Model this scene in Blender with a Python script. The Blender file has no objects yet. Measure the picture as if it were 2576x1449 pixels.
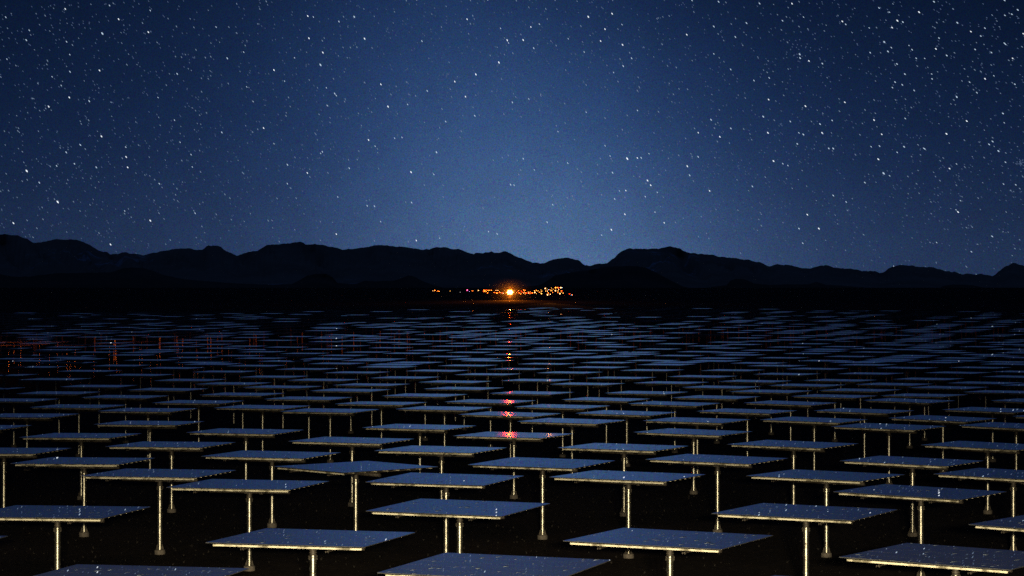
import bpy, bmesh, math, random
from mathutils import Vector, Matrix

random.seed(7)
R = math.radians
scene = bpy.context.scene
col = scene.collection

# ------------------------------------------------------------------ camera
FPX = 5975.0          # focal length in units of a 2576 px wide frame
VH = 745.0            # horizon row in that frame
CAMZ = 23.4
cam_d = bpy.data.cameras.new("camera")
cam_d.sensor_width = 36.0
cam_d.lens = FPX / 2576.0 * 36.0
cam_d.clip_start = 1.0
cam_d.clip_end = 90000.0
cam = bpy.data.objects.new("camera", cam_d)
col.objects.link(cam)
cam.location = (0, 0, CAMZ)
cam.rotation_euler = (R(90) + math.atan((VH - 724.5) / FPX), 0, 0)
scene.camera = cam

# ------------------------------------------------------------------ helpers
def tag(o, label=None, cat=None, group=None, kind=None):
    if label: o['label'] = label
    if cat: o['category'] = cat
    if group: o['group'] = group
    if kind: o['kind'] = kind
    return o

def link(name, me, parent=None, loc=(0, 0, 0)):
    o = bpy.data.objects.new(name, me)
    col.objects.link(o)
    o.location = loc
    if parent is not None:
        o.parent = parent
    return o

def box(bm, x0, x1, y0, y1, z0, z1, mi=0, topmi=None):
    v = [bm.verts.new((x, y, z)) for z in (z0, z1) for y in (y0, y1) for x in (x0, x1)]
    fs = [(0, 2, 3, 1), (4, 5, 7, 6), (0, 1, 5, 4), (1, 3, 7, 5), (3, 2, 6, 7), (2, 0, 4, 6)]
    out = []
    for k, f in enumerate(fs):
        fc = bm.faces.new([v[i] for i in f])
        fc.material_index = topmi if (k == 1 and topmi is not None) else mi
        out.append(fc)
    return v, out

def lathe(bm, prof, n=24, cx=0, cy=0, mi=0, smooth=True, caps=True):
    # every segment has rings of its own, so the turned edges stay crisp
    def ring(r, z):
        return [bm.verts.new((cx + r * math.cos(2 * math.pi * k / n), cy + r * math.sin(2 * math.pi * k / n), z)) for k in range(n)]
    for p, q in zip(prof, prof[1:]):
        a = ring(*p); b = ring(*q)
        for k in range(n):
            f = bm.faces.new((a[k], a[(k + 1) % n], b[(k + 1) % n], b[k]))
            f.smooth = smooth
            f.material_index = mi
    if caps:
        f = bm.faces.new(list(reversed(ring(*prof[0])))); f.material_index = mi
        f = bm.faces.new(ring(*prof[-1])); f.material_index = mi

def tube(bm, pts, r, n=6, mi=0):
    rings = []
    for i, p in enumerate(pts):
        a = pts[max(0, i - 1)]; b = pts[min(len(pts) - 1, i + 1)]
        d = (Vector(b) - Vector(a)).normalized()
        u = d.cross(Vector((0, 0, 1)))
        if u.length < 1e-3: u = Vector((1, 0, 0))
        u.normalize(); w = d.cross(u)
        rings.append([bm.verts.new(Vector(p) + u * r * math.cos(2 * math.pi * k / n) + w * r * math.sin(2 * math.pi * k / n)) for k in range(n)])
    for a, b in zip(rings, rings[1:]):
        for k in range(n):
            f = bm.faces.new((a[k], a[(k + 1) % n], b[(k + 1) % n], b[k])); f.smooth = True; f.material_index = mi
    bm.faces.new(list(reversed(rings[0]))); bm.faces.new(rings[-1])

def finish(bm, name, mats):
    bmesh.ops.recalc_face_normals(bm, faces=bm.faces)
    me = bpy.data.meshes.new(name)
    bm.to_mesh(me); bm.free()
    for m in mats: me.materials.append(m)
    return me

# ------------------------------------------------------------------ materials
def new_mat(name):
    m = bpy.data.materials.new(name); m.use_nodes = True
    nt = m.node_tree; nt.nodes.clear()
    out = nt.nodes.new('ShaderNodeOutputMaterial')
    return m, nt, out

def noise(nt, scale, detail=4, rough=.6, coord='Object', vec=None):
    tc = nt.nodes.new('ShaderNodeTexCoord')
    n = nt.nodes.new('ShaderNodeTexNoise')
    n.inputs['Scale'].default_value = scale
    n.inputs['Detail'].default_value = detail
    n.inputs['Roughness'].default_value = rough
    nt.links.new(vec if vec is not None else tc.outputs[coord], n.inputs['Vector'])
    return n

def ramp(nt, fac, stops):
    r = nt.nodes.new('ShaderNodeValToRGB')
    while len(r.color_ramp.elements) < len(stops): r.color_ramp.elements.new(.5)
    for e, (p, c) in zip(r.color_ramp.elements, stops):
        e.position = p; e.color = (*c, 1)
    nt.links.new(fac, r.inputs['Fac'])
    return r

def principled_mat(name, c1, c2, scale, metallic=0, rough=.6, bump=0, rand=0, p0=.35, p1=.65):
    m, nt, out = new_mat(name)
    b = nt.nodes.new('ShaderNodeBsdfPrincipled')
    b.inputs['Metallic'].default_value = metallic
    b.inputs['Roughness'].default_value = rough
    tc = nt.nodes.new('ShaderNodeTexCoord')
    vec = tc.outputs['Object']
    if rand:
        oi = nt.nodes.new('ShaderNodeObjectInfo')
        mu = nt.nodes.new('ShaderNodeMath'); mu.operation = 'MULTIPLY'; mu.inputs[1].default_value = 60
        nt.links.new(oi.outputs['Random'], mu.inputs[0])
        ad = nt.nodes.new('ShaderNodeVectorMath'); ad.operation = 'ADD'
        nt.links.new(vec, ad.inputs[0]); nt.links.new(mu.outputs[0], ad.inputs[1])
        vec = ad.outputs[0]
    n = noise(nt, scale, vec=vec)
    r = ramp(nt, n.outputs['Fac'], [(p0, c1), (p1, c2)])
    nt.links.new(r.outputs['Color'], b.inputs['Base Color'])
    if bump:
        bp = nt.nodes.new('ShaderNodeBump'); bp.inputs['Strength'].default_value = bump
        nt.links.new(n.outputs['Fac'], bp.inputs['Height']); nt.links.new(bp.outputs[0], b.inputs['Normal'])
    nt.links.new(b.outputs[0], out.inputs[0])
    return m

M_BEAM = principled_mat('galvanised_beam', (.16, .14, .09), (.66, .60, .44), 1.1, metallic=.15, rough=.55, rand=1, p0=.38, p1=.52)
M_DARKSTEEL = principled_mat('weathered_steel', (.025, .021, .016), (.075, .06, .045), 3, metallic=.3, rough=.6, rand=1)
M_POST = principled_mat('galvanised_post', (.26, .24, .19), (.50, .47, .38), 2.2, metallic=.97, rough=.33, rand=1)
M_BACK = principled_mat('panel_backing', (.02, .02, .02), (.045, .045, .045), 4, rough=.7)
M_CONC = principled_mat('footing_concrete', (.05, .042, .034), (.10, .082, .064), 5, rough=.9, bump=.3)
M_CABLE = principled_mat('black_cable', (.012, .012, .012), (.03, .03, .03), 9, rough=.6)

def mirror_mat():
    m, nt, out = new_mat('dusty_mirror_glass')
    g1 = nt.nodes.new('ShaderNodeBsdfGlossy'); g1.inputs['Roughness'].default_value = .0
    g1.inputs['Color'].default_value = (.97, .96, .97, 1)
    g2 = nt.nodes.new('ShaderNodeBsdfGlossy'); g2.inputs['Roughness'].default_value = .10
    g2.inputs['Color'].default_value = (.9, .88, .85, 1)
    mx = nt.nodes.new('ShaderNodeMixShader')
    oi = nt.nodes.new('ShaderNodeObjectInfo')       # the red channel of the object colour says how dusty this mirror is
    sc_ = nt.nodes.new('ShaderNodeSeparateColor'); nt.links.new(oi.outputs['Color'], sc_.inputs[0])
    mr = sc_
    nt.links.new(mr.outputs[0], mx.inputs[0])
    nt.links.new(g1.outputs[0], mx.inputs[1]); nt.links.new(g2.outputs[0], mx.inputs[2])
    d = nt.nodes.new('ShaderNodeBsdfDiffuse')
    d.inputs['Color'].default_value = (.30, .28, .25, 1)
    mx2 = nt.nodes.new('ShaderNodeMixShader')
    n = noise(nt, .9, 6, .7)
    r = ramp(nt, n.outputs['Fac'], [(.3, (.10, .10, .10)), (.75, (.20, .20, .20))])
    nt.links.new(r.outputs[0], mx2.inputs[0])
    nt.links.new(mx.outputs[0], mx2.inputs[1]); nt.links.new(d.outputs[0], mx2.inputs[2])
    # pale specks painted on the glass in place of extra star reflections
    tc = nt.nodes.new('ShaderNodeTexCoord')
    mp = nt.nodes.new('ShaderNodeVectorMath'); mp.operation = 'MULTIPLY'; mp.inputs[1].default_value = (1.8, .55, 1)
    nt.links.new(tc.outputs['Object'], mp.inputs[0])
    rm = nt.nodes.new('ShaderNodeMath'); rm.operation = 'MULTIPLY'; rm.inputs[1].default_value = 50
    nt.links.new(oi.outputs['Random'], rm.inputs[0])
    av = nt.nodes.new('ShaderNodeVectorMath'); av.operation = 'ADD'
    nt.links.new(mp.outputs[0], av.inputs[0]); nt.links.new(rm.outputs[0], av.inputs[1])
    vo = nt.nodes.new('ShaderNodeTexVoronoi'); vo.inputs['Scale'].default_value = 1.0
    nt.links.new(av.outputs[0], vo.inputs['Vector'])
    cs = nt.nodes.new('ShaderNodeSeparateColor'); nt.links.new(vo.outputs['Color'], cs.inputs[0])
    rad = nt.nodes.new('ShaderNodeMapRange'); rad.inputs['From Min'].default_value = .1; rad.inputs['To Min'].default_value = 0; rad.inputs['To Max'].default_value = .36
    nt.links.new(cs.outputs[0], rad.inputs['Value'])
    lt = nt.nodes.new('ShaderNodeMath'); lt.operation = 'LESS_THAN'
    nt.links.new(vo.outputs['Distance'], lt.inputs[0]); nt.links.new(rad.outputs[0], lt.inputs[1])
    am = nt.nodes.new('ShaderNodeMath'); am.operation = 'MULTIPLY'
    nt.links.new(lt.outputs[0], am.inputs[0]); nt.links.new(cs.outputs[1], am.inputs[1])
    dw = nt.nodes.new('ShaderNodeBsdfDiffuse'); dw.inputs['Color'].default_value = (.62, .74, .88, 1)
    hg = nt.nodes.new('ShaderNodeMath'); hg.operation = 'SUBTRACT'     # each painted speck is bumped into a dome so the lamps brighten it
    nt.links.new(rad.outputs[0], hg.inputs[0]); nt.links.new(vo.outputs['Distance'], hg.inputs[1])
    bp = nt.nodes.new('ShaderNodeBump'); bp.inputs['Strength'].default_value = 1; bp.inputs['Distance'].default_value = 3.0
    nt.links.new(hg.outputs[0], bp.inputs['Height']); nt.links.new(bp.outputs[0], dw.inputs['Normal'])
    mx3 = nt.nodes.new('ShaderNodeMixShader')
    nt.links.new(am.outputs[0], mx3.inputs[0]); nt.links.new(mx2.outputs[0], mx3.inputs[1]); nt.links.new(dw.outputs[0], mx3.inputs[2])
    nt.links.new(mx3.outputs[0], out.inputs[0])
    return m
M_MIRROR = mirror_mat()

def emit_mat(name, c, s, sampling='AUTO'):
    m, nt, out = new_mat(name)
    e = nt.nodes.new('ShaderNodeEmission')
    e.inputs['Color'].default_value = (*c, 1); e.inputs['Strength'].default_value = s
    nt.links.new(e.outputs[0], out.inputs[0])
    m.cycles.emission_sampling = sampling
    return m

# ------------------------------------------------------------------ sky (world)
def build_world():
    w = bpy.data.worlds.new("World"); scene.world = w; w.use_nodes = True
    nt = w.node_tree; nt.nodes.clear()
    N = nt.nodes; L = nt.links
    out = N.new('ShaderNodeOutputWorld'); bg = N.new('ShaderNodeBackground')
    L.new(bg.outputs[0], out.inputs[0])
    tc = N.new('ShaderNodeTexCoord'); sp = N.new('ShaderNodeSeparateXYZ')
    L.new(tc.outputs['Generated'], sp.inputs[0])
    def m(op, a, b=None, c=None):
        n = N.new('ShaderNodeMath'); n.operation = op
        for i, v in enumerate((a, b, c)):
            if v is None: continue
            if isinstance(v, (int, float)): n.inputs[i].default_value = v
            else: L.new(v, n.inputs[i])
        return n.outputs[0]
    el = m('MAXIMUM', m('ARCSINE', sp.outputs['Z']), 0.0)
    az = m('ADD', m('SUBTRACT', m('ARCTAN2', sp.outputs['X'], sp.outputs['Y']), .017), m('MULTIPLY', el, .27))
    def gauss(x, s):
        q = m('DIVIDE', x, s); return m('EXPONENT', m('MULTIPLY', m('MULTIPLY', q, q), -1.0))
    # air glow low in the sky, broad, with the narrow cone of zodiacal light in it
    C = m('ADD', m('MULTIPLY', gauss(el, .12), .300), .004)
    A = m('ADD', m('ADD', m('MULTIPLY', gauss(az, .27), .295), m('MULTIPLY', gauss(az, .08), .62)), .04)
    over = m('MULTIPLY', m('SUBTRACT', 1.0, gauss(el, .35)), .035)   # unseen overhead glow, added to brighten mountains and ground
    BL = m('ADD', m('ADD', m('ADD', m('MULTIPLY', C, A), .003), m('MULTIPLY', gauss(el, .04), .014)), over)
    H = gauss(el, .05)
    GR = m('MULTIPLY', BL, m('ADD', m('ADD', m('MULTIPLY', H, .07), m('MULTIPLY', BL, .50)), .278))
    RD = m('MULTIPLY', BL, m('ADD', m('ADD', m('MULTIPLY', H, .075), m('MULTIPLY', BL, .30)), .095))
    # fine camera-like grain put into the sky colour
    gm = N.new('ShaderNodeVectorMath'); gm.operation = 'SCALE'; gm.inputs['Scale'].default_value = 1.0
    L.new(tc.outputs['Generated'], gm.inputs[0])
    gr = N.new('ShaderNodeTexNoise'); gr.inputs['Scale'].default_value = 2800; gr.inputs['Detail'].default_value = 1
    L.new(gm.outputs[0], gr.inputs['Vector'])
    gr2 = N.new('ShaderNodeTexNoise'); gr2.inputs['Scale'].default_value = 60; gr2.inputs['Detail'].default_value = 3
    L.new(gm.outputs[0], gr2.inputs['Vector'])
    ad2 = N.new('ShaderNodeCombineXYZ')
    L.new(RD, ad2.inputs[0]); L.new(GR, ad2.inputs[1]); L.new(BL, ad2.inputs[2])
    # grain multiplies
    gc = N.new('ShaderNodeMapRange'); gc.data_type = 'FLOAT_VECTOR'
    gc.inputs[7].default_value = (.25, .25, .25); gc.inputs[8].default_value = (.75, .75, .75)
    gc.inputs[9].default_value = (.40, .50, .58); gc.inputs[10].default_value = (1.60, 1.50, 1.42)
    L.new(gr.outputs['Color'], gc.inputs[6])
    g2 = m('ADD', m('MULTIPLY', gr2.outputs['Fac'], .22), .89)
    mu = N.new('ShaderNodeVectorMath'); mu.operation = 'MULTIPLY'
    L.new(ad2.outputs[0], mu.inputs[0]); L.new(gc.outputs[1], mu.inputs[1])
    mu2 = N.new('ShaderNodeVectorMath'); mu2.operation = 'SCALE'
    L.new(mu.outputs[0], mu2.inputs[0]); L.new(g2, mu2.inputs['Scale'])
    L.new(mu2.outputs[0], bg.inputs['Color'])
    bg.inputs['Strength'].default_value = 1.0
build_world()

# ------------------------------------------------------------------ terrain height
ZP = [(0, 0), (640, 0), (700, .15), (800, 1.15), (1560, 9.1), (4900, 10.0), (5300, 25), (7000, 40), (9000, 55), (14000, 58), (40000, 60), (80000, 60)]
def zg(D):
    for (a, za), (b, zb) in zip(ZP, ZP[1:]):
        if D <= b: return za + (zb - za) * (D - a) / (b - a)
    return ZP[-1][1]

HP = 7.35
def v_to_D(v):
    lo, hi = 60.0, 3000.0
    for _ in range(60):
        mid = (lo + hi) / 2
        vv = VH + FPX * (CAMZ - HP - zg(mid)) / mid
        if vv > v: lo = mid
        else: hi = mid
    return (lo + hi) / 2

# ground
def ground_mat():
    m, nt, out = new_mat('desert_ground')
    b = nt.nodes.new('ShaderNodeBsdfPrincipled'); b.inputs['Roughness'].default_value = .95
    b.inputs['Specular IOR Level'].default_value = .05
    n1 = noise(nt, .035, 8, .65); n2 = noise(nt, 1.4, 6, .7)
    r1 = ramp(nt, n1.outputs['Fac'], [(.35, (.010, .0075, .005)), (.65, (.032, .023, .015))])
    r2 = ramp(nt, n2.outputs['Fac'], [(.35, (.35, .35, .35)), (.7, (1.15, 1.15, 1.15))])
    mx = nt.nodes.new('ShaderNodeMix'); mx.data_type = 'RGBA'; mx.blend_type = 'MULTIPLY'; mx.inputs[0].default_value = 1
    nt.links.new(r1.outputs[0], mx.inputs[6]); nt.links.new(r2.outputs[0], mx.inputs[7])
    nt.links.new(mx.outputs[2], b.inputs['Base Color'])
    bp = nt.nodes.new('ShaderNodeBump'); bp.inputs['Strength'].default_value = .2; bp.inputs['Distance'].default_value = .1
    nt.links.new(n2.outputs['Fac'], bp.inputs['Height']); nt.links.new(bp.outputs[0], b.inputs['Normal'])
    nt.links.new(b.outputs[0], out.inputs[0])
    return m
def build_ground():
    bm = bmesh.new()
    rs = [5] + [20 * 1.12 ** k for k in range(75)]
    rs = [r for r in rs if r < 60000] + [60000]
    n = 144
    rings = []
    c = bm.verts.new((0, 0, 0))
    rnd = random.Random(3)
    for r in rs:
        rings.append([bm.verts.new((r * math.sin(2 * math.pi * k / n), r * math.cos(2 * math.pi * k / n), zg(r) + (rnd.uniform(-.08, .0) if r < 600 else 0))) for k in range(n)])
    for k in range(n): bm.faces.new((c, rings[0][(k + 1) % n], rings[0][k]))
    for a, b in zip(rings, rings[1:]):
        for k in range(n):
            f = bm.faces.new((a[k], a[(k + 1) % n], b[(k + 1) % n], b[k])); f.smooth = True
    o = link('ground', finish(bm, 'ground', [ground_mat()]))
    tag(o, kind='structure')
build_ground()

# ------------------------------------------------------------------ mountains
C1 = [(0,70),(35,68),(60,70),(120,75),(165,90),(200,103),(245,130),(300,128),(380,110),(440,102),(470,108),(510,102),(570,110),(610,122),(660,145),(700,170),(730,192),(790,200),(810,215),(870,213),(900,203),(930,200),(960,210),(1020,212),(1055,222),(1090,212),(1140,205),(1200,190),(1240,190),(1290,173),(1330,170),(1395,170),(1430,183),(1490,178),(1530,152),(1570,147),(1620,158),(1640,175),(1700,207),(1745,228),(1800,210),(1840,195),(1890,190),(1930,170),(1970,147),(2030,143),(2080,137),(2150,132),(2200,124),(2230,127),(2250,147),(2290,142),(2370,144),(2400,155),(2450,165)]
C2 = [(0,78),(40,88),(80,82),(120,86),(180,75),(270,57),(350,58),(430,68),(490,68),(560,82),(640,90),(720,73),(780,70),(850,83),(890,83),(950,108),(1005,122),(1018,113),(1075,115),(1085,107),(1118,107),(1133,97),(1150,108),(1185,112),(1203,104),(1243,102),(1290,125),(1370,160),(1440,185),(1520,192),(1570,165),(1640,150),(1700,150),(1750,163),(1770,165),(1820,200),(1860,207),(1920,192),(1990,185),(2030,155),(2060,125),(2100,98),(2150,77),(2210,85),(2300,85),(2340,78),(2360,83),(2430,68),(2460,65),(2520,82)]
C3 = [(0,168),(60,190),(120,205),(190,212),(290,222),(310,230),(400,240),(490,252),(550,258),(590,270),(640,280),(680,300),(710,305),(755,287),(800,293),(870,300),(930,318),(1000,322),(1050,302),(1110,295),(1170,312),(1240,320),(1340,327),(1370,340),(1420,343),(1480,335),(1510,353),(1550,345),(1590,310),(1650,295),(1720,297),(1800,306),(1930,318),(2000,340),(2060,345),(2120,363),(2160,360),(2220,365),(2250,358),(2345,378),(2390,345),(2440,305),(2500,278),(2540,290),(2576,302)]
N1 = [(0,360),(80,378),(220,380),(300,368),(420,355),(600,352),(820,348),(900,320),(980,312),(1060,318),(1130,340),(1200,365),(1300,390),(1450,408),(1700,428),(2000,440),(2150,435),(2200,410),(2260,370),(2330,358),(2400,360),(2450,385)]
N2 = [(0,335),(120,345),(200,318),(280,322),(360,318),(420,318),(480,295),(525,278),(570,290),(640,325),(720,355),(800,375),(900,385),(1200,390),(1350,370),(1500,345),(1560,310),(1600,280),(1680,262),(1800,245),(1880,235),(1950,218),(2050,212),(2200,208),(2260,220),(2350,260),(2440,310),(2520,350)]
N3 = [(0,425),(60,455),(180,475),(240,460),(380,445),(410,410),(450,395),(510,400),(580,430),(700,442),(850,438),(980,438),(1040,420),(1110,440),(1300,452),(1420,465),(1550,490),(1750,515),(1900,505),(1980,450),(2060,438),(2200,445),(2350,480),(2576,500)]
def poly(a, b, c):
    p = [(x * .3418, 566 + y * .3418) for x, y in a] + [(849 + x * .3418, 597.5 + y * .3418) for x, y in b] + [(1698 + x * .3409, 566 + y * .3409) for x, y in c]
    p.sort()
    q = [p[0]]
    for t in p[1:]:
        if t[0] - q[-1][0] > 1.5: q.append(t)
    return q
def interp(p, u):
    if u <= p[0][0]: return p[0][1]
    for (a, x), (b, y) in zip(p, p[1:]):
        if u <= b: return x + (y - x) * (u - a) / (b - a)
    return p[-1][1]
def fnoise(x, seed):
    s = 0
    for o in range(5):
        f = 2 ** o
        i = math.floor(x * f); t = x * f - i; t = t * t * (3 - 2 * t)
        h = lambda k: (math.sin((k + seed * 17 + o * 131) * 127.1) * 43758.5453) % 1.0
        s += (h(i) * (1 - t) + h(i + 1) * t - .5) / f
    return s
def mountain_mat(name, c1, c2, snow):
    m, nt, out = new_mat(name)
    b = nt.nodes.new('ShaderNodeBsdfPrincipled'); b.inputs['Roughness'].default_value = 1.0
    b.inputs['Specular IOR Level'].default_value = 0
    n = noise(nt, .0012, 8, .65)
    r = ramp(nt, n.outputs['Fac'], [(.35, c1), (.65, c2)])
    last = r.outputs[0]
    if snow:
        n2 = noise(nt, .0045, 9, .75)
        n3 = noise(nt, .00035, 2, .5)
        mm = nt.nodes.new('ShaderNodeMath'); mm.operation = 'MULTIPLY'
        nt.links.new(n2.outputs['Fac'], mm.inputs[0]); nt.links.new(n3.outputs['Fac'], mm.inputs[1])
        r2 = ramp(nt, mm.outputs[0], [(.335, (0, 0, 0)), (.40, (1, 1, 1))])
        mx = nt.nodes.new('ShaderNodeMix'); mx.data_type = 'RGBA'
        nt.links.new(r2.outputs[0], mx.inputs[0]); nt.links.new(last, mx.inputs[6]); mx.inputs[7].default_value = (.42, .45, .5, 1)
        last = mx.outputs[2]
    nt.links.new(last, b.inputs['Base Color'])
    nt.links.new(b.outputs[0], out.inputs[0])
    return m
def build_range(name, prof, D, depth, mat, jag, seed):
    bm = bmesh.new()
    us = [-2400 + 4 * k for k in range(int((2576 + 4800) / 4) + 1)]
    ts = [-1, -.82, -.66, -.52, -.4, -.3, -.2, -.12, -.05, 0, .1, .3, .6, 1]
    rows = []
    for t in ts:
        row = []
        for u in us:
            if u < prof[0][0]: v = prof[0][1] + fnoise(u / 260, seed) * 50 - fnoise(prof[0][0] / 260, seed) * 50
            elif u > prof[-1][0]: v = prof[-1][1] + fnoise(u / 260, seed) * 50 - fnoise(prof[-1][0] / 260, seed) * 50
            else: v = interp(prof, u)
            v -= fnoise(u / 9, seed + 5) * jag
            v = min(v, VH - 6)
            top = CAMZ + (VH - v) / FPX * D
            g = fnoise(u / 55 + t * 2.2, seed + 9)
            h = (1 - abs(t)) ** 1.15
            if t < 0: h *= (1 - .35 * abs(g) * min(1, abs(t) * 5) * (1 - abs(t)) * 2)
            d = D + t * depth + g * depth * .09 * (1 if t != 0 else 0) * (1 - abs(t))
            # build on the sight-line direction so it is a real ridge in the round
            a = (u - 1288) / FPX
            base = zg(D) - 25
            z = base + (top - base) * h
            # the crest itself stays the skyline
            row.append(bm.verts.new((a * d, d, z)))
        rows.append(row)
    for a, b in zip(rows, rows[1:]):
        for k in range(len(us) - 1):
            f = bm.faces.new((a[k], a[k + 1], b[k + 1], b[k])); f.smooth = True
    o = link(name, finish(bm, name, [mat]))
    tag(o, kind='structure')
build_range('mountains', poly(C1, C2, C3), 24000, 5200, mountain_mat('mountain_rock', (.26, .20, .15), (.34, .27, .21), True), 2.4, 1)
build_range('hills', poly(N1, N2, N3), 10500, 1300, mountain_mat('hill_rock', (.10, .085, .065), (.15, .12, .095), False), 1.2, 4)

# ------------------------------------------------------------------ stars
def build_stars():
    rnd = random.Random(11)
    mats = [emit_mat('star_bright', (.84, .92, 1.0), 1.15, 'NONE'), emit_mat('star_medium', (.62, .80, 1.0), .78, 'NONE'),
            emit_mat('star_faint', (.50, .70, 1.0), .34, 'NONE'), emit_mat('star_dim', (.36, .55, 1.0), .20, 'NONE')]
    DS = 70000.0
    verts = []; faces = []; mi = []
    def star(u, v, ln, wd, ang, m):
        a = (u - 1288) / FPX; e = (VH - v) / FPX
        az = math.atan(a)
        el = math.atan(e * math.cos(az))
        d = Vector((math.sin(az) * math.cos(el), math.cos(az) * math.cos(el), math.sin(el)))
        p = d * DS + Vector((0, 0, CAMZ))
        rt = Vector((math.cos(az), -math.sin(az), 0)); up = rt.cross(d)
        ca, sa = math.cos(R(ang)), math.sin(R(ang))
        L = (rt * ca - up * sa) * (ln / FPX * DS / 2); W = (rt * sa + up * ca) * (wd / FPX * DS / 2)
        T = d * (wd / FPX * DS / 2)
        i = len(verts)
        verts.extend([p + L, p - L, p + L * .35 + W, p - L * .35 + W, p - L * .35 - W, p + L * .35 - W, p + T, p - T])
        ring = [0, 2, 3, 1, 4, 5]
        for k in range(6):
            faces.append((i + ring[k], i + ring[(k + 1) % 6], i + 7)); mi.append(m)
            faces.append((i + ring[(k + 1) % 6], i + ring[k], i + 6)); mi.append(m)
    def ang(u):
        x = max(-1.3, min(1.3, (u - 1288) / 1288))
        return 61 - 22 * max(0, x) - 10 * max(0, -x)
    A = [(298,48),(257,84),(250,177),(67,430),(145,508),(174,245),(122,268),(321,421),(255,343),(187,412),(378,555),(278,615),(846,589),(773,435),(663,322),(689,176),(806,163),(812,132),(777,96),(774,40),(891,42),(917,97),(958,212),(927,352),(976,268),(1034,433),(1098,383),(1175,48),(1276,101),(1255,157),(1171,243),(1197,187),(1144,205),(1480,42),(1522,73),(1511,103),(1578,399),(1572,539),(1637,466),(1629,454),(1538,578),(2031,540),(2010,575),(2060,575),(2223,436),(2389,424),(2512,380),(2407,243),(1811,344),(1946,405)]
    B = [(395,33),(305,193),(900,228),(868,200),(1590,113),(1437,206),(1336,258),(1950,213),(2077,296),(1297,483),(1130,494),(1263,393),(1748,459),(1777,357),(2117,464),(2270,493),(2210,740),(2490,791),(2570,316),(1944,913),(2038,1138),(1847,1258),(1238,1262),(1166,1128),(891,961),(521,997),(680,597),(467,510),(471,545),(554,572),(1563,547),(1850,521),(1712,741),(1456,696),(1364,771),(2397,143),(2518,92),(1730,15),(1448,1379),(740,1395),(782,1396),(444,1352),(501,1264),(678,1249),(658,1166),(772,1132),(124,1096),(168,1248),(2378,1066),(2335,1418),(2403,416),(2170,338)]
    pts = A + [(1887 + x * .2676, y * .2676) for x, y in B]
    big = {(257,84),(806,163),(67,430),(145,508),(1578,399),(2223,436),(1880,117)}
    for u, v in pts:
        s = 1.35 if (u, v) in big else rnd.uniform(.85, 1.1)
        star(u, v, 6.2 * s, 2.3 * s, ang(u), 0 if rnd.random() < (.8 if u < 1887 else .5) else 1)
    # more stars right around; denser towards the right where the galaxy lies
    def scatter(n, u0, u1, v0, v1, prof):
        k = 0
        while k < n:
            u = rnd.uniform(u0, u1); v = rnd.uniform(v0, v1)
            dens = .85 + .15 * min(1, max(0, (u - 1200) / 1300)) + .2 * max(0, (600 - u) / 600)
            if v > 560: dens *= .7
            if rnd.random() > dens: continue
            q = rnd.random(); k += 1
            acc = 0
            for p, ln, wd, m in prof:
                acc += p
                if q < acc:
                    j = rnd.uniform(.8, 1.2)
                    star(u, v, ln * j, wd * j, ang(u) + rnd.uniform(-3, 3), m); break
    prof = [(.004, 6.0, 2.1, 0), (.045, 5.8, 1.7, 1), (.18, 5.4, 1.5, 2), (.771, 4.8, 1.4, 3)]
    scatter(8600, -500, 3076, -350, VH, prof)
    scatter(8000, -4200, -500, -1800, VH, prof)
    scatter(8000, 3076, 6800, -1800, VH, prof)
    scatter(6000, -500, 3076, -1800, -350, prof)
    # star cloud near the upper right
    for cu, cv, s, n in [(2020, 120, 24, 22), (2010, 150, 30, 10), (2567, 408, 8, 26), (1740, 400, 60, 16)]:
        for _ in range(n):
            star(rnd.gauss(cu, s), rnd.gauss(cv, s * .7), 3.6, 1.7, ang(cu), 3)
    me = bpy.data.meshes.new('stars')
    me.from_pydata([tuple(v) for v in verts], [], faces)
    for m in mats: me.materials.append(m)
    me.polygons.foreach_set('material_index', mi)
    o = link('stars', me)
    tag(o, 'countless small white and blue stars across the night sky', 'stars', kind='stuff')
build_stars()

# ------------------------------------------------------------------ heliostat parts
W, DP = 10.8, 11.2
def mirror_mesh(nx=7, ny=5, gap=.016):
    bm = bmesh.new(); rnd = random.Random(5)
    for i in range(nx):
        for j in range(ny):
            x0 = -W / 2 + W * i / nx; x1 = x0 + W / nx; y0 = -DP / 2 + DP * j / ny; y1 = y0 + DP / ny
            v, f = box(bm, x0 + gap / 2, x1 - gap / 2, y0 + gap / 2, y1 - gap / 2, -.05, 0, 1, 0)
            sx = rnd.gauss(0, .00025); sy = rnd.gauss(0, .00045)
            cx, cy = (x0 + x1) / 2, (y0 + y1) / 2
            for q in v: q.co.z += sx * (q.co.x - cx) + sy * (q.co.y - cy)
    # thin ribs that tie the facets together below
    for i in range(1, nx):
        x = -W / 2 + W * i / nx
        box(bm, x - .03, x + .03, -DP / 2 + .05, DP / 2 - .05, -.09, -.054, 1)
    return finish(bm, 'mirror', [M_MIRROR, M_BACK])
def mirror_plain():
    bm = bmesh.new(); box(bm, -W / 2, W / 2, -DP / 2, DP / 2, -.06, 0, 1, 0)
    return finish(bm, 'mirror_plain', [M_MIRROR, M_BACK])
NP = 9
def purlin_mesh(x1=5.22, zb=-.235):
    bm = bmesh.new()
    box(bm, -4.92, x1, -.03, .03, zb, -.13)       # web
    box(bm, -4.92, x1, -.033, .07, -.127, -.112)    # upper lip
    for x in (-3.9, -1.5, 1.3, 3.7):
        box(bm, x, x + .05, -.045, -.032, zb + .02, -.15)
    return finish(bm, 'purlin', [M_BEAM])
def purlin_ys():
    return [-DP / 2 + .14 + (DP - .6) * k / (NP - 1) for k in range(NP)]
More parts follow.
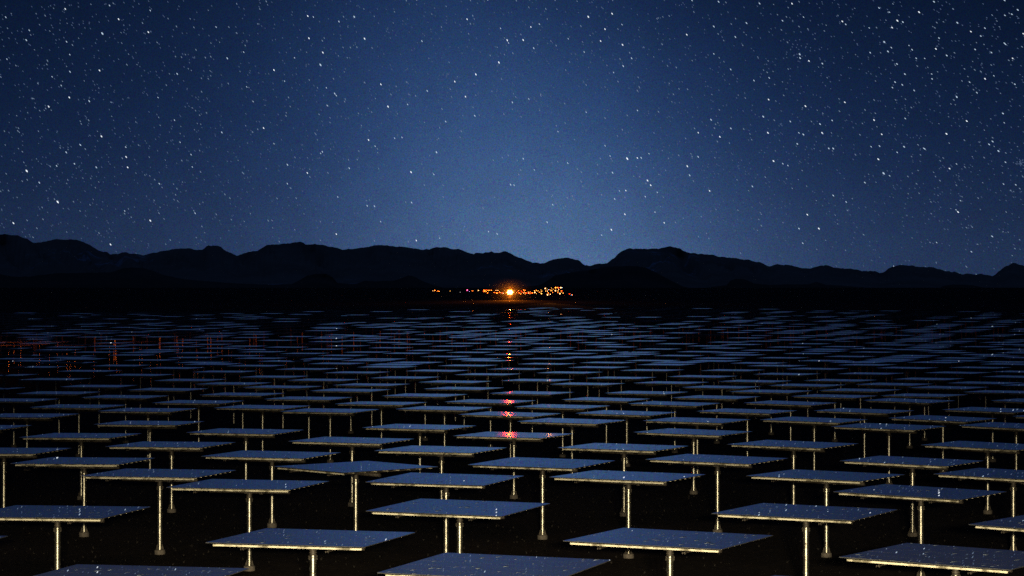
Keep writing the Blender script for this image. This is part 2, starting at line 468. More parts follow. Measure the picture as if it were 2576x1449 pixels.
def truss_mesh():
    bm = bmesh.new()
    box(bm, -.045, .045, -DP / 2 + .25, DP / 2 - .4, -.42, -.335)
    for s in (-.11, .06):
        box(bm, s, s + .05, -DP / 2 + .06, -DP / 2 + .22, -.45, -.335)
    return finish(bm, 'truss', [M_DARKSTEEL])
def torque_mesh():
    bm = bmesh.new(); n = 16; rr = .17
    a = [bm.verts.new((-3.6, rr * math.cos(2 * math.pi * k / n), -.62 + rr * math.sin(2 * math.pi * k / n))) for k in range(n)]
    b = [bm.verts.new((3.6, q.co.y, q.co.z)) for q in a]
    for k in range(n): bm.faces.new((a[k], a[(k + 1) % n], b[(k + 1) % n], b[k])).smooth = True
    bm.faces.new(a); bm.faces.new(b)
    return finish(bm, 'torque_tube', [M_DARKSTEEL])
def drive_mesh():
    bm = bmesh.new()
    # saddle: a plate with tapering cheeks
    for s in (-1, 1):
        vs = [bm.verts.new((x, s * .26 + y, z)) for y in (-.03, .03) for x, z in ((-.40, -.36), (.40, -.36), (.40, -.56), (.22, -.72), (-.22, -.72), (-.40, -.56))]
        bm.faces.new(vs[:6]); bm.faces.new(list(reversed(vs[6:])))
        for k in range(6): bm.faces.new((vs[k], vs[(k + 1) % 6], vs[6 + (k + 1) % 6], vs[6 + k]))
    box(bm, -.36, .36, -.24, .24, -.78, -.722)
    lathe(bm, [(.25, -1.19), (.25, -1.12), (.19, -1.115), (.19, -1.06), (.26, -1.055), (.26, -.98), (.20, -.97), (.20, -.90), (.24, -.895), (.24, -.86), (.18, -.85), (.18, -.782)], 24)
    # gear motor hanging at one side
    tube(bm, [(.30, -.34, -.64), (.62, -.34, -.64)], .10, 12)
    box(bm, -.20, .18, -.36, -.292, -.70, -.50)
    return finish(bm, 'drive_head', [M_DARKSTEEL])
PTOP = HP - 1.2
def post_mesh():
    bm = bmesh.new()
    lathe(bm, [(.22, .40), (.22, PTOP - .46), (.24, PTOP - .455), (.24, PTOP - .25), (.22, PTOP - .245), (.22, PTOP)], 32)
    return finish(bm, 'post', [M_POST])
def flange_mesh():
    bm = bmesh.new()
    lathe(bm, [(.222, PTOP - .16), (.31, PTOP - .16), (.31, PTOP - .12), (.222, PTOP - .12)], 24, caps=False)
    for k in range(10):
        a = 2 * math.pi * (k + .5) / 10
        lathe(bm, [(.018, PTOP - .30), (.018, PTOP - .02)], 6, .275 * math.cos(a), .275 * math.sin(a))
    return finish(bm, 'flange', [M_DARKSTEEL])
def baseplate_mesh():
    bm = bmesh.new()
    lathe(bm, [(.222, .37), (.40, .37), (.40, .41), (.222, .41)], 24, caps=False)
    for k in range(8):
        a = 2 * math.pi * k / 8
        c, s = math.cos(a), math.sin(a)
        vs = []
        for t in (-.012, .012):
            for r, z in ((.223, .415), (.38, .415), (.36, .50), (.223, .92)):
                vs.append(bm.verts.new((r * c - t * s, r * s + t * c, z)))
        bm.faces.new(vs[:4]); bm.faces.new(list(reversed(vs[4:])))
        for j in range(4): bm.faces.new((vs[j], vs[(j + 1) % 4], vs[4 + (j + 1) % 4], vs[4 + j]))
    return finish(bm, 'base_plate', [M_DARKSTEEL])
def footing_mesh():
    bm = bmesh.new()
    lathe(bm, [(.48, -.6), (.48, .33), (.455, .365)], 28)
    return finish(bm, 'footing', [M_CONC])
def cable_mesh():
    bm = bmesh.new(); pts = []
    z = PTOP - .3; a = .6
    while z > .6:
        pts.append((.233 * math.cos(a), .233 * math.sin(a), z)); z -= .045; a += .23
    tube(bm, pts, .013, 5)
    return finish(bm, 'cable', [M_CABLE])
def frame_simple():
    bm = bmesh.new()
    for k, y in enumerate(purlin_ys()): box(bm, -4.92, 5.2 if k == 0 else 5.0, y - .03, y + .03, -.21 if k == 0 else -.165, -.12)
    for x in (-2.9, 2.9): box(bm, x - .05, x + .05, -DP / 2 + .3, DP / 2 - .5, -.6, -.335)
    return finish(bm, 'support_frame', [M_BEAM])
def post_simple():
    bm = bmesh.new()
    lathe(bm, [(.22, 0), (.22, PTOP), (.18, PTOP + .002), (.18, HP - .36)], 14)
    return finish(bm, 'post_simple', [M_POST])

MESH = dict(mirror=mirror_mesh(), mplain=mirror_plain(), purlin=purlin_mesh(), purlin_thin=purlin_mesh(5.0, -.18), truss=truss_mesh(), torque=torque_mesh(),
            drive=drive_mesh(), post=post_mesh(), flange=flange_mesh(), base=baseplate_mesh(), foot=footing_mesh(),
            cable=cable_mesh(), frame=frame_simple(), post2=post_simple())

def head_part(name, me, root, y=0, x=0):
    o = link(name, me, root, (x, y, HP)); o['head'] = 1
    return o
def proto_near():
    root = bpy.data.objects.new('heliostat', None); col.objects.link(root)
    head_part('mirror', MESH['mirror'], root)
    for k, y in enumerate(purlin_ys()): head_part('purlin', MESH['purlin' if k == 0 else 'purlin_thin'], root, y)
    for x in (-2.9, 2.9): head_part('truss', MESH['truss'], root, 0, x)
    head_part('torque_tube', MESH['torque'], root)
    link('drive_head', MESH['drive'], root, (0, 0, HP))
    p = link('post', MESH['post'], root)
    link('flange', MESH['flange'], p); link('base_plate', MESH['base'], p); link('cable', MESH['cable'], p)
    link('footing', MESH['foot'], root)
    return root
def proto_far():
    root = bpy.data.objects.new('heliostat', None); col.objects.link(root)
    head_part('mirror', MESH['mplain'], root)
    head_part('support_frame', MESH['frame'], root)
    link('post', MESH['post2'], root)
    return root
def kids(o): return [c for c in bpy.data.objects if c.parent == o]
def tree_of(root): return (root, [(c, kids(c)) for c in kids(root)])
def copy_tree(tr):
    root, ch = tr
    r = root.copy(); col.objects.link(r)
    for c, gs in ch:
        k = c.copy(); col.objects.link(k); k.parent = r
        for g in gs:
            q = g.copy(); col.objects.link(q); q.parent = k
    return r

# ------------------------------------------------------------------ layout (quarter pixels of the 2576 px frame, column, row)
def T(lst, k, off=3018.8):
    out = []
    for a in lst:
        xl, xr, yt, yb = a
        out.append(((xl + xr) / 8 + 644 * k, ((yt + yb) / 2 + off) / 4))
    return out
BO = 4347.0
B0 = [(-640,720,150,222),(1050,2405,85,162),(75,1620,243,332),(2020,3456,180,268),(800,2420,362,460),(1655,3366,475,572),(-380,1540,733,865),(-2070,60,1050,1180),(2070,4231,950,1165),(70,2535,1302,1595)]
B1 = [(330,1605,45,115),(1195,2540,128,215),(230,1780,265,428),(2165,3601,252,362),(1100,2726,410,530),(1115,2986,670,838),(1240,3611,1225,1470)]
B2 = [(485,1770,108,188),(1360,2776,215,322),(395,1950,372,505),(2195,3471,78,160),(2395,3931,368,497),(2020,3896,700,895),(540,2638,950,1180)]
B3 = [(1550,2870,85,180),(755,2150,232,345),(1735,3200,360,485),(690,2385,517,680),(2055,4060,850,1010),(740,3035,1100,1385),(-700,1900,1435,1758)]
T0 = [(180,1460,1328,1395),(1890,3061,1293,1345),(-835,325,1248,1310),(930,2090,1200,1270),(-255,800,1130,1190),(965,2015,1073,1135),(2140,3146,1048,1100),(1520,2480,997,1050),(290,1300,1040,1095),(-330,610,982,1028),(820,1710,952,990),(2000,2886,925,967),(145,1045,907,958),(1265,2125,875,920),(-570,255,875,905),(2440,3256,850,895),(580,1415,842,888),(1965,2741,822,855),(1540,2300,785,822),(2400,3126,755,785),(175,950,770,820),(-350,425,735,770),(1040,1785,737,768),(550,1260,692,733),(1920,2616,703,735),(1410,2090,668,698),(20,730,655,690),(-510,190,628,650),(900,1540,645,672),(2260,2901,645,675),(1735,2365,613,642),(375,1000,615,645),(1220,1830,588,618),(-110,500,575,605),(490,950,567,590),(2340,2916,570,600),(-60,540,543,565),(1060,1640,540,565),(2130,2700,548,570),(1730,2260,520,540),(690,1220,512,535),(2400,2890,510,530),(1340,1900,488,512),(930,1430,480,500),(2000,2480,475,495),(-150,340,475,495),(1600,2080,458,478),(1170,1650,442,462),(250,760,508,522),(500,860,466,478),(2280,2750,368,385),(2480,2680,338,350),(1780,2180,395,410),(2090,2520,405,420),(950,1370,388,402),(820,1220,325,340),(1150,1540,350,362),(1980,2400,350,362),(0,380,325,337),(150,540,388,400),(400,760,408,420)]
T1 = [(1080,2220,1235,1312),(2005,3186,1330,1380),(1405,2390,1065,1110),(225,1270,1085,1135),(795,1730,1015,1058),(1910,2811,997,1038),(2030,3091,1122,1170),(75,990,962,1012),(1275,2130,940,972),(2365,3196,915,950),(525,1385,887,925),(1695,2495,867,908),(780,1550,832,868),(1630,2385,805,837),(310,1055,785,820),(2470,3196,790,820),(1160,1850,770,787),(1990,2681,735,758),(670,1370,710,745),(1490,2170,695,725),(2320,2976,680,705),(180,845,678,708),(1000,1650,658,685),(1830,2440,648,668),(1310,1900,615,640),(520,1115,625,650),(-20,600,598,630),(2010,2636,597,622),(975,1525,582,605),(1650,2180,560,575),(2300,2796,540,556),(600,1160,545,568),(1255,1790,525,545),(240,740,525,548),(865,1380,512,535),(1930,2390,517,535),(1500,2000,498,516),(2170,2650,488,502),(480,880,485,502),(1130,1590,472,488),(70,550,463,485),(1740,2200,458,470),(690,1165,450,470),(2385,2706,452,468),(1360,1800,436,450),(310,750,432,450),(1910,2330,428,442),(1110,1540,420,434),(1690,1920,408,418),(820,1220,403,415),(0,430,398,412),(2440,2830,415,428),(1330,1690,388,400),(2140,2500,393,403),(530,910,378,392),(1870,2170,371,383),(240,600,360,374),(1020,1410,364,378),(2310,2700,352,372),(720,1020,345,357),(1270,1520,333,343),(2130,2330,338,348),(1710,2000,298,308),(1310,1600,248,258),(1540,1850,265,275),(1600,1900,175,186),(170,440,198,210),(570,900,280,292)]
T2 = [(1245,2410,1293,1358),(665,1645,1108,1160),(60,1150,1190,1240),(1340,2390,1182,1232),(35,985,1048,1090),(1880,2856,1092,1138),(1180,2095,1022,1058),(515,1385,978,1017),(955,1760,912,948),(1670,2450,963,990),(2200,3016,893,940),(385,1140,825,860),(1735,2490,860,888),(1240,1970,815,845),(760,1440,768,795),(2090,2811,800,830),(1590,2250,757,778),(235,930,715,742),(1090,1735,697,713),(2430,3106,730,757),(1910,2540,692,720),(565,1190,662,690),(50,660,628,655),(660,1275,615,642),(2370,2971,645,675),(2210,2766,625,642),(1140,1700,602,615),(90,650,580,600),(1820,2340,575,595),(790,1270,557,573),(2480,2976,572,590),(2060,2550,543,560),(1430,1930,548,570),(370,870,528,548),(1020,1470,518,532),(1670,2130,512,527),(-10,465,508,528),(610,1105,498,515),(200,660,470,490),(1250,1700,485,500),(1890,2360,472,495),(2330,2740,495,515),(850,1300,461,480),(1760,2200,455,468),(130,560,432,448),(640,1070,418,437),(1970,2390,415,432),(1460,1860,433,447),(-50,265,415,430),(840,1250,380,395),(1150,1560,405,418),(360,760,398,410),(40,455,372,388),(2160,2560,372,390),(540,940,357,375),(1350,1700,375,388),(200,430,337,348),(720,1100,318,335),(1540,1890,324,337),(-80,260,305,318),(1450,1750,237,252),(2080,2400,320,332),(430,750,292,304)]
T3 = [(490,1450,1085,1140),(1770,2750,1080,1125),(-80,1010,1165,1240),(1240,2280,1160,1218),(660,1775,1237,1305),(1945,3050,1228,1300),(-245,700,1010,1058),(2500,3500,1155,1190),(2230,3200,990,1040),(980,1870,983,1037),(250,1095,945,985),(1185,1965,937,975),(1970,2800,902,942),(530,1330,885,925),(1440,2200,862,895),(30,770,840,872),(900,1650,830,862),(1830,2550,815,850),(2380,3100,840,870),(390,1075,793,820),(1270,1960,778,808),(2170,2850,760,782),(720,1350,727,750),(1600,2230,722,738),(2260,2900,712,730),(190,800,680,702),(1100,1710,670,693),(1850,2420,668,690),(710,1290,640,662),(1400,1980,615,638),(2120,2700,612,632),(310,850,600,620),(970,1530,585,605),(1690,2190,575,592),(2380,2900,570,590),(570,1080,558,577),(160,640,527,548),(1270,1700,553,565),(1940,2430,540,558),(830,1290,517,530),(1500,2000,500,522),(400,800,488,503),(820,1290,477,498),(1390,1820,472,488),(0,440,465,482),(550,960,462,475),(220,630,432,447),(1060,1480,443,460),(2480,2900,455,468),(1940,2360,463,475),(2280,2600,490,500),(2140,2550,420,433),(410,820,390,410),(1250,1660,407,420),(90,490,370,385),(1120,1480,348,362),(1370,1700,313,327),(1530,1850,277,290),(580,900,238,250),(760,1040,163,176),(1000,1280,230,242),(1680,1980,238,250),(2490,2700,308,318)]
spots = []
for k, l in enumerate((B0, B1, B2, B3)): spots += T(l, k, BO)
for k, l in enumerate((T0, T1, T2, T3)): spots += T(l, k)
DIAMOND = T([(230,1780,265,428)], 1, BO)[0]

rl = random.Random(21)
field = []     # x, y, z, yaw, tilt, roll, u, v, listed
def add_spot(u, v, listed):
    D = v_to_D(v)
    x = (u - 1288) / FPX * D
    for f in field:
        if (f['x'] - x) ** 2 + (f['y'] - D) ** 2 < (10.5 if listed else 13.5) ** 2: return False
    al = math.degrees(math.atan(x / D))
    # a line of sight grazing the glass: stowed face-up, all turned the same way towards the tower
    phi = 20.5 + al + rl.gauss(0, .8)
    tilt = -.35 * max(0, min(1, (v - 885) / 140)) - .38 * max(0, min(1, (v - 1025) / 120)) + max(0, (900 - v) / 100 * .5) + rl.gauss(0, .06)
    if not listed: tilt = rl.gauss(.05 if v > 850 else .24 - .2 * max(0, min(1, (u - 1500) / 900)), .22)
    half = 7 / D * FPX
    dust = .006 + .03 * rl.random()
    if abs(u - 1284) < half:
        if v > 1120: tilt = .1; dust = .01
        elif min(abs(v - q) for q in (872, 888, 930, 1008, 1043, 1097)) < 5: dust = .42  # raised on chosen mirrors to put the red town glints there
        elif v < 860: dust = .006
    roll = .35 + .045 * al + rl.gauss(0, .12)
    if v < 1000: roll = rl.gauss(0, .1)
    if abs(u - DIAMOND[0]) < .5 and abs(v - DIAMOND[1]) < .5: phi = 52 + al; roll = 0; tilt = 0
    field.append(dict(x=x, y=D, z=zg(D), phi=phi, tilt=tilt, roll=roll, u=u, v=v, listed=listed, dust=dust))
    return True
for u, v in spots:
    if not add_spot(u, v, True): print('dup', round(u), round(v))
n_listed = len(field)
# the rest of the field, staggered arcs out to its far edge
D = 560.0; row = 0
while D < 1560:
    step = 15.5 + (D - 560) * .008
    half = D * 1420 / FPX
    sp = 21.0
    x = -half + (sp / 2 if row % 2 else 0)
    while x < half:
        xx = x + rl.uniform(-2.5, 2.5); dd = D + rl.uniform(-2.5, 2.5)
        u = 1288 + xx / dd * FPX; v = VH + FPX * (CAMZ - HP - zg(dd)) / dd
        lim = 1440 + 90 * math.sin(xx / 90.0 + 1)
        if dd < lim: add_spot(u, v, False)
        x += sp
    D += step; row += 1
field.sort(key=lambda f: f['y'])
print('listed', n_listed, 'total', len(field))

def in_frame(f):
    hw = 7.2 / f['y'] * FPX
    return f['u'] + hw > 2 and f['u'] - hw < 2574
vis = [f for f in field if in_frame(f)]
inds = vis[:300]; rest = vis[300:] + [f for f in field if not in_frame(f)]

# labels: rows counted from the camera, then from the left
def ordn(n):
    return '%d%s' % (n, 'th' if 10 <= n % 100 <= 20 else {1: 'st', 2: 'nd', 3: 'rd'}.get(n % 10, 'th'))
rows = []
cur = []
vs_sorted = sorted(inds, key=lambda f: -f['v'])
bounds = []
i = 0
size = 5
while i < len(vs_sorted):
    n = min(len(vs_sorted) - i, size)
    rows.append(vs_sorted[i:i + n]); i += n
    size = min(16, int(round(5 + len(rows) * .8)))
for ri, rw in enumerate(rows):
    rw.sort(key=lambda f: f['u'])
    for ci, f in enumerate(rw):
        where = '%s from left in %s row back' % (ordn(ci + 1), ordn(ri + 1))
        if f['v'] > 1240: look = 'large mirror dotted with stars on thick post'
        elif f['dust'] > .3: look = 'flat mirror catching red town lights'
        elif f['v'] > 1000: look = 'flat blue mirror on steel post'
        elif f['v'] > 880: look = 'thin distant heliostat mirror'
        else: look = 'dim sliver of a far heliostat mirror'
        f['label'] = look + ', ' + where
        if abs(f['u'] - DIAMOND[0]) < .5 and abs(f['v'] - DIAMOND[1]) < .5:
            f['label'] = 'blue mirror turned corner-on like a diamond, above the other front panels, left of centre'

near_tr = None; far_tr = None
pn = proto_near(); pf = proto_far()
bpy.context.view_layer.update()
near_tr = tree_of(pn); far_tr = tree_of(pf)
used = {'n': False, 'f': False}
def place(f):
    key = 'n' if f['y'] < 420 else 'f'
    tr = near_tr if key == 'n' else far_tr
    made = []
    if not used[key]:
        f['_own'] = True; used[key] = True
        root = tr[0]; ch = [c for c, _ in tr[1]]
        f['root'] = root; f['ch'] = ch
        return
    root, chs = tr
    r = root.copy(); col.objects.link(r); ch = []
    for c, gs in chs:
        k = c.copy(); col.objects.link(k); k.parent = r; ch.append(k)
        for g in gs:
            q = g.copy(); col.objects.link(q); q.parent = k
    f['root'] = r; f['ch'] = ch
for f in inds: place(f)
for f in inds:
    r = f['root']; r.location = (f['x'], f['y'], f['z']); r.rotation_euler = (0, 0, -R(f['phi']))
    hm = Matrix.Translation((0, 0, HP)) @ Matrix.Rotation(R(f['tilt']), 4, 'X') @ Matrix.Rotation(R(f['roll']), 4, 'Y')
    for c in f['ch']:
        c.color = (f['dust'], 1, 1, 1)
        if 'head' in c:
            off = Vector((c.location.x, c.location.y, 0))
            mt = hm @ Matrix.Translation(off)
            c.location = mt.to_translation(); c.rotation_euler = mt.to_euler()
    tag(r, f['label'], 'heliostat', 'stowed heliostats of the solar field')
for o in bpy.data.objects:
    if 'head' in o: del o['head']

# the farthest mirrors, a few pixels each: one object
def build_rest():
    V = []; F = []; MI = []
    def addbox(mt, x0, x1, y0, y1, z0, z1, m, top=None):
        i = len(V)
        for z in (z0, z1):
            for y in (y0, y1):
                for x in (x0, x1): V.append(tuple(mt @ Vector((x, y, z))))
        for k, q in enumerate([(0, 2, 3, 1), (4, 5, 7, 6), (0, 1, 5, 4), (1, 3, 7, 5), (3, 2, 6, 7), (2, 0, 4, 6)]):
            F.append(tuple(i + a for a in q)); MI.append(top if (k == 1 and top is not None) else m)
    for f in rest:
        base = Matrix.Translation((f['x'], f['y'], f['z'])) @ Matrix.Rotation(-R(f['phi']), 4, 'Z')
        hm = base @ Matrix.Translation((0, 0, HP)) @ Matrix.Rotation(R(f['tilt']), 4, 'X') @ Matrix.Rotation(R(f['roll']), 4, 'Y')
        addbox(hm, -W / 2, W / 2, -DP / 2, DP / 2, -.06, 0, 1, 0)
        addbox(hm, -4.9, 5.2, -DP / 2 + .1, -DP / 2 + .16, -.20, -.12, 2)
        addbox(base, -.2, .2, -.2, .2, 0, HP - .1, 3)
    me = bpy.data.meshes.new('distant_heliostats'); me.from_pydata(V, [], F)
    for m in (M_MIRROR, M_BACK, M_BEAM, M_POST): me.materials.append(m)
    me.polygons.foreach_set('material_index', MI)
    o = link('distant_heliostats', me); o.color = (.005, 1, 1, 1)
    tag(o, 'far rows of dark heliostats fading out below the black hills', 'heliostats', kind='stuff')
build_rest()

# ------------------------------------------------------------------ desert scrub
def build_scrub():
    rnd = random.Random(9)
    V = []; F = []
    for _ in range(3200):
        y = rnd.uniform(95, 420); x = rnd.uniform(-.26, .26) * y
        s = rnd.uniform(.06, .24); c = Vector((x, y, -.03))
        for _k in range(7):
            a = rnd.uniform(0, 6.28); t = rnd.uniform(.3, 1)
            d = Vector((math.cos(a) * t, math.sin(a) * t, rnd.uniform(.6, 1.3))) * s
            p = Vector((-math.sin(a), math.cos(a), .3)) * s * .16
            i = len(V); V.extend([tuple(c + d * .1 - p), tuple(c + d * .1 + p), tuple(c + d + p * .4)]); F.append((i, i + 1, i + 2))
    me = bpy.data.meshes.new('desert_scrub'); me.from_pydata(V, [], F)
    me.materials.append(principled_mat('dry_scrub', (.006, .004, .0025), (.012, .008, .005), 3, rough=1))
    o = link('desert_scrub', me)
    tag(o, 'low dry brown scrub on the dark desert ground', 'scrub', kind='stuff')
build_scrub()

# ------------------------------------------------------------------ town lights
TL = [(133,180,0,'w'),(163,173,1,'o'),(205,184,0,'o'),(226,188,0,'o'),(240,188,0,'o'),(417,181,0,'y'),(585,202,0,'g'),(703,168,2,'p'),(737,189,0,'v'),(781,181,0,'o'),(797,181,0,'o'),(886,174,1,'w'),
(972,185,1,'r'),(980,170,1,'o'),(997,174,1,'o'),(1020,162,0,'r'),(1048,172,1,'o'),(1067,172,1,'o'),(1103,172,1,'o'),(985,190,1,'o'),(1015,190,1,'o'),(1040,212,1,'o'),(1145,207,0,'o'),(1160,207,0,'o'),(1180,172,1,'w'),(1212,172,1,'w'),(1180,212,1,'r'),(1197,217,2,'o'),(1215,210,1,'r'),(1240,200,1,'o'),(1255,210,1,'y'),(1280,214,1,'r'),(1300,222,2,'w'),(1322,170,0,'y'),(1345,215,1,'y'),
(1475,185,1,'y'),(1490,170,0,'y'),(1480,215,1,'y'),(1497,232,0,'o'),(1520,212,1,'y'),(1540,190,1,'r'),(1556,173,1,'o'),(1563,210,1,'o'),(1568,222,1,'r'),(1595,222,1,'y'),(1592,237,0,'o'),(1600,185,1,'r'),(1615,205,1,'r'),(1637,165,1,'o'),(1660,170,1,'o'),(1650,190,0,'o'),(1640,215,1,'w'),(1668,212,1,'o'),(1690,216,1,'r'),(1665,237,0,'y'),(1715,195,0,'y'),(1722,215,1,'w'),(1735,220,1,'r'),(1750,200,0,'o'),(1748,225,0,'y'),(1770,214,1,'r'),(1787,214,1,'o'),(1825,205,2,'w'),(1820,178,1,'y'),(1850,172,1,'o'),(1852,226,0,'y'),(1878,180,1,'y'),(1900,205,0,'o'),(1917,200,0,'y'),(1927,165,0,'y'),(1940,185,1,'y'),(1935,225,2,'y'),(2000,140,2,'w'),(2028,152,0,'y'),(2005,183,1,'y'),(2032,184,1,'w'),(2048,215,1,'o'),(2035,246,2,'w'),(2082,237,1,'w'),(2055,159,0,'b'),(2078,162,0,'o'),(2095,177,1,'y'),(2112,152,0,'y'),(2102,132,0,'y'),(2112,172,0,'y'),(2122,205,0,'o'),(2137,155,0,'y'),(2170,127,2,'o'),(2197,127,1,'y'),(2222,127,1,'r'),(2221,153,1,'w'),(2257,127,2,'w'),(2281,128,0,'b'),(2168,177,2,'w'),(2211,182,1,'y'),(2205,208,0,'o'),(2262,180,0,'o'),(2278,180,0,'r'),(2262,203,0,'y'),(2241,226,2,'w'),(2295,217,1,'y'),(2395,232,0,'r'),(2410,232,0,'r'),(2435,250,0,'b'),(2452,245,0,'o')]
CL = {'o': ((1, .17, .012), 14), 'y': ((1, .40, .06), 6), 'w': ((1, .42, .14), 8), 'r': ((1, .04, .004), 11), 'p': ((1, .08, .25), 7), 'v': ((.5, .3, 1), 4), 'b': ((.5, .7, 1), 6), 'g': ((.6, .55, .5), 2)}
CN = {'o': 'orange', 'y': 'yellow', 'w': 'warm white', 'r': 'red', 'p': 'pink', 'v': 'violet', 'b': 'bluish', 'g': 'grey'}
SZ = ['tiny', 'small', 'bright']
LM = {k: emit_mat('lamp_glow_' + CN[k].replace(' ', '_'), c, s, 'NONE') for k, (c, s) in CL.items()}
def lamp_mesh(k, rad, h):
    bm = bmesh.new()
    lathe(bm, [(.16, -3), (.10, h)], 6, mi=0)
    # lantern: a faceted globe in a shallow dish
    prof = [(.12, h), (rad * .75, h + rad * .35), (rad, h + rad), (rad * .75, h + rad * 1.65), (.1, h + rad * 2)]
    lathe(bm, prof, 10, mi=1)
    return finish(bm, 'town_lamp', [M_DARKSTEEL, LM[k]])
lm_cache = {}
cnt = {}
for j, (px, py, sz, c) in enumerate(sorted(TL)):
    u = 1069.1 + px * .1514; v = 704.4 + py * .1514
    rad = (.45, .75, 1.25)[sz]; h = 8.0
    D = 5260.0
    while D < 8600 and zg(D) + h + rad < CAMZ + (VH - v) / FPX * D - .5: D += 20
    # on the nearest ground that carries a lamp of this height on the right line; else a taller pole
    zt = CAMZ + (VH - v) / FPX * D
    rad *= D / 5500
    key = (c, round(rad, 1))
    if key not in lm_cache: lm_cache[key] = lamp_mesh(c, rad, h)
    o = link('town_lamp', lm_cache[key], None, ((u - 1288) / FPX * D, D, zt - h - rad))
    cnt[j] = 1
    side = 'left of the big floodlight' if px < 1412 else 'right of the big floodlight'
    nth = j + 1 if px < 1412 else len([t for t in TL if t[0] < px or (t[0] == px and t[1] < py)]) + 1
    if px < 1412: k_ = len([t for t in TL if px < t[0] < 1412 or (t[0] == px and t[1] > py)]) + 1
    else: k_ = len([t for t in TL if 1412 < t[0] < px or (t[0] == px and t[1] < py)]) + 1
    tag(o, '%s %s distant town lamp, %s one to the %s' % (SZ[sz], CN[c], ordn(k_), side), 'lamp', 'lamps of the distant town')

# the big floodlight mast in the middle of the town
def floodlight():
    u = 1069.1 + 1412 * .1514; v = 704.4 + 205 * .1514
    D = 4900.0; x = (u - 1288) / FPX * D; zt = CAMZ + (VH - v) / FPX * D
    root = bpy.data.objects.new('floodlight_mast', None); col.objects.link(root)
    g = zg(D); root.location = (x, D, g)
    h = zt - g
    bm = bmesh.new(); lathe(bm, [(.5, -2), (.3, h + 4)], 10)
    for s in (-3, 0, 3): box(bm, -6, 6, .1, .4, h + s - .15, h + s + .15)
    link('mast', finish(bm, 'mast', [M_DARKSTEEL]), root)
    me = emit_mat('floodlight_glow', (1, .28, .04), 90, 'NONE')
    bm = bmesh.new()
    lathe(bm, [(.4, 0), (1.6, .6), (1.95, 1.4), (1.6, 2.3), (.4, 2.8)], 12)
    lm = finish(bm, 'lamp_head', [me])
    for zz in (-3, 0, 3):
        for xx in ((-4.2, 0, 4.2) if zz == 0 else (-2.4, 2.4)):
            link('lamp_head', lm, root, (xx, -1.2, h + zz - 1.2))
    tag(root, 'blazing yellow-orange floodlight mast at the centre of the distant town lights', 'floodlight')
    # scattering volume added round the floodlight to stand in for lens bloom
    m, nt, out = new_mat('bloom_volume')
    pv = nt.nodes.new('ShaderNodeVolumePrincipled')
    pv.inputs['Color'].default_value = (.06, .06, .06, 1); pv.inputs['Anisotropy'].default_value = .2
    tc = nt.nodes.new('ShaderNodeTexCoord')
    ln = nt.nodes.new('ShaderNodeVectorMath'); ln.operation = 'LENGTH'
    nt.links.new(tc.outputs['Object'], ln.inputs[0])
    sb = nt.nodes.new('ShaderNodeMath'); sb.operation = 'SUBTRACT'; sb.inputs[0].default_value = 1; sb.use_clamp = True
    nt.links.new(ln.outputs['Value'], sb.inputs[1])
    pw = nt.nodes.new('ShaderNodeMath'); pw.operation = 'POWER'; pw.inputs[1].default_value = 2.2
    nt.links.new(sb.outputs[0], pw.inputs[0])
    ml = nt.nodes.new('ShaderNodeMath'); ml.operation = 'MULTIPLY'; ml.inputs[1].default_value = .05
    nt.links.new(pw.outputs[0], ml.inputs[0]); nt.links.new(ml.outputs[0], pv.inputs['Density'])
    nt.links.new(pv.outputs[0], out.inputs['Volume'])
    bm = bmesh.new()
    bmesh.ops.create_uvsphere(bm, u_segments=32, v_segments=20, radius=1)
    o = link('bloom_halo', finish(bm, 'bloom_halo', [m]), None, (x, D - 4, zt)); o.scale = (62, 40, 34)
    tag(o, 'orange bloom halo around the floodlight in the town, an added volume', 'haze', kind='stuff')
floodlight()

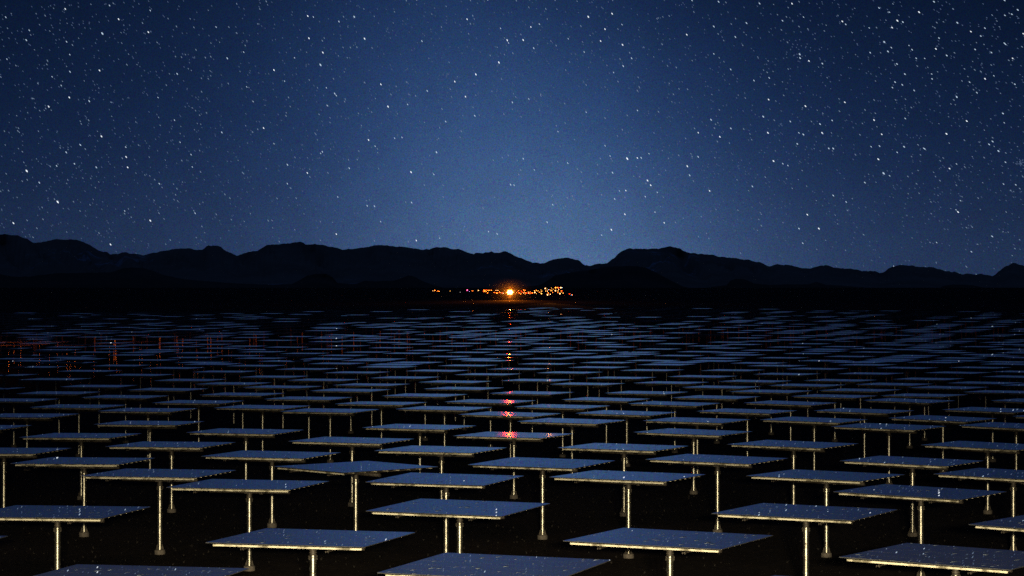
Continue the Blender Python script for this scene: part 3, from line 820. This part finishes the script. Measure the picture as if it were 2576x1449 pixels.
# ------------------------------------------------------------------ lamps of the place
def light(name, kind, loc, energy, color, size, target=None, cone=None, blend=.5):
    d = bpy.data.lights.new(name, kind); d.energy = energy; d.color = color; d.shadow_soft_size = size
    if kind == 'SPOT': d.spot_size = R(cone); d.spot_blend = blend
    o = bpy.data.objects.new(name, d); col.objects.link(o); o.location = loc
    if target: o.rotation_euler = (Vector(target) - Vector(loc)).to_track_quat('-Z', 'Y').to_euler()
    return o
# floodlight on the building the photograph was taken from, shielded downwards
for dx in (-2.4, -.8, .8, 2.4):
    light('yard_floodlight', 'SPOT', (3 + dx, -20, 26.5), .8e6, (1.0, .86, .56), .5, (3 + dx, -20 + 69.4, 26.5 - 72.0), 90, .27)
# town light sources: points for the floodlight's glow, a spot added for mirror glints
def town_light(px, py, e, c, r, D, beam=None):
    u = 1069.1 + px * .1514; v = 704.4 + py * .1514
    x = (u - 1288) / FPX * D
    light('town_light', 'SPOT' if beam else 'POINT', (x, D - 3.2, CAMZ + (VH - v) / FPX * D), e, c, r, (x * .1, 400, 14) if beam else None, beam, .4)
for dv in (-18, 0, 18):
    town_light(1412, 205 + dv, 1.9e5, (1, .21, .008), 1.2, 4900)
# narrow red spot added at the mast to put glints in the mirrors
light('glint_spot', 'SPOT', ((1069.1 + 1412 * .1514 - 1288) / FPX * 4900, 4896, CAMZ + (VH - 735.4) / FPX * 4900), 1.3e8, (1, .028, .0003), 1.6, (0, 300, 40.5), .92, .05)
for px, py, e, c in [(2060, 205, 1.4e6, (1, .3, .05))]:  # spot added among the town lamps for side glints on the panels
    town_light(px, py, e * 3, c, 1.2, 5400, 3.0)
# orange work light down among the mirrors beyond the left edge of the frame
light('work_light', 'POINT', (-186, 735, 2.4), 9e3, (1.0, .17, .02), .5)

# ------------------------------------------------------------------ render settings
scene.view_settings.view_transform = 'Standard'
scene.view_settings.look = 'None'
scene.view_settings.exposure = 0
scene.view_settings.gamma = 1
scene.render.engine = 'CYCLES'
scene.cycles.use_light_tree = False
scene.cycles.max_bounces = 6
scene.cycles.diffuse_bounces = 2
scene.cycles.glossy_bounces = 4
scene.cycles.volume_bounces = 0
scene.cycles.sample_clamp_indirect = 4
scene.cycles.caustics_reflective = False
scene.cycles.use_denoising = False
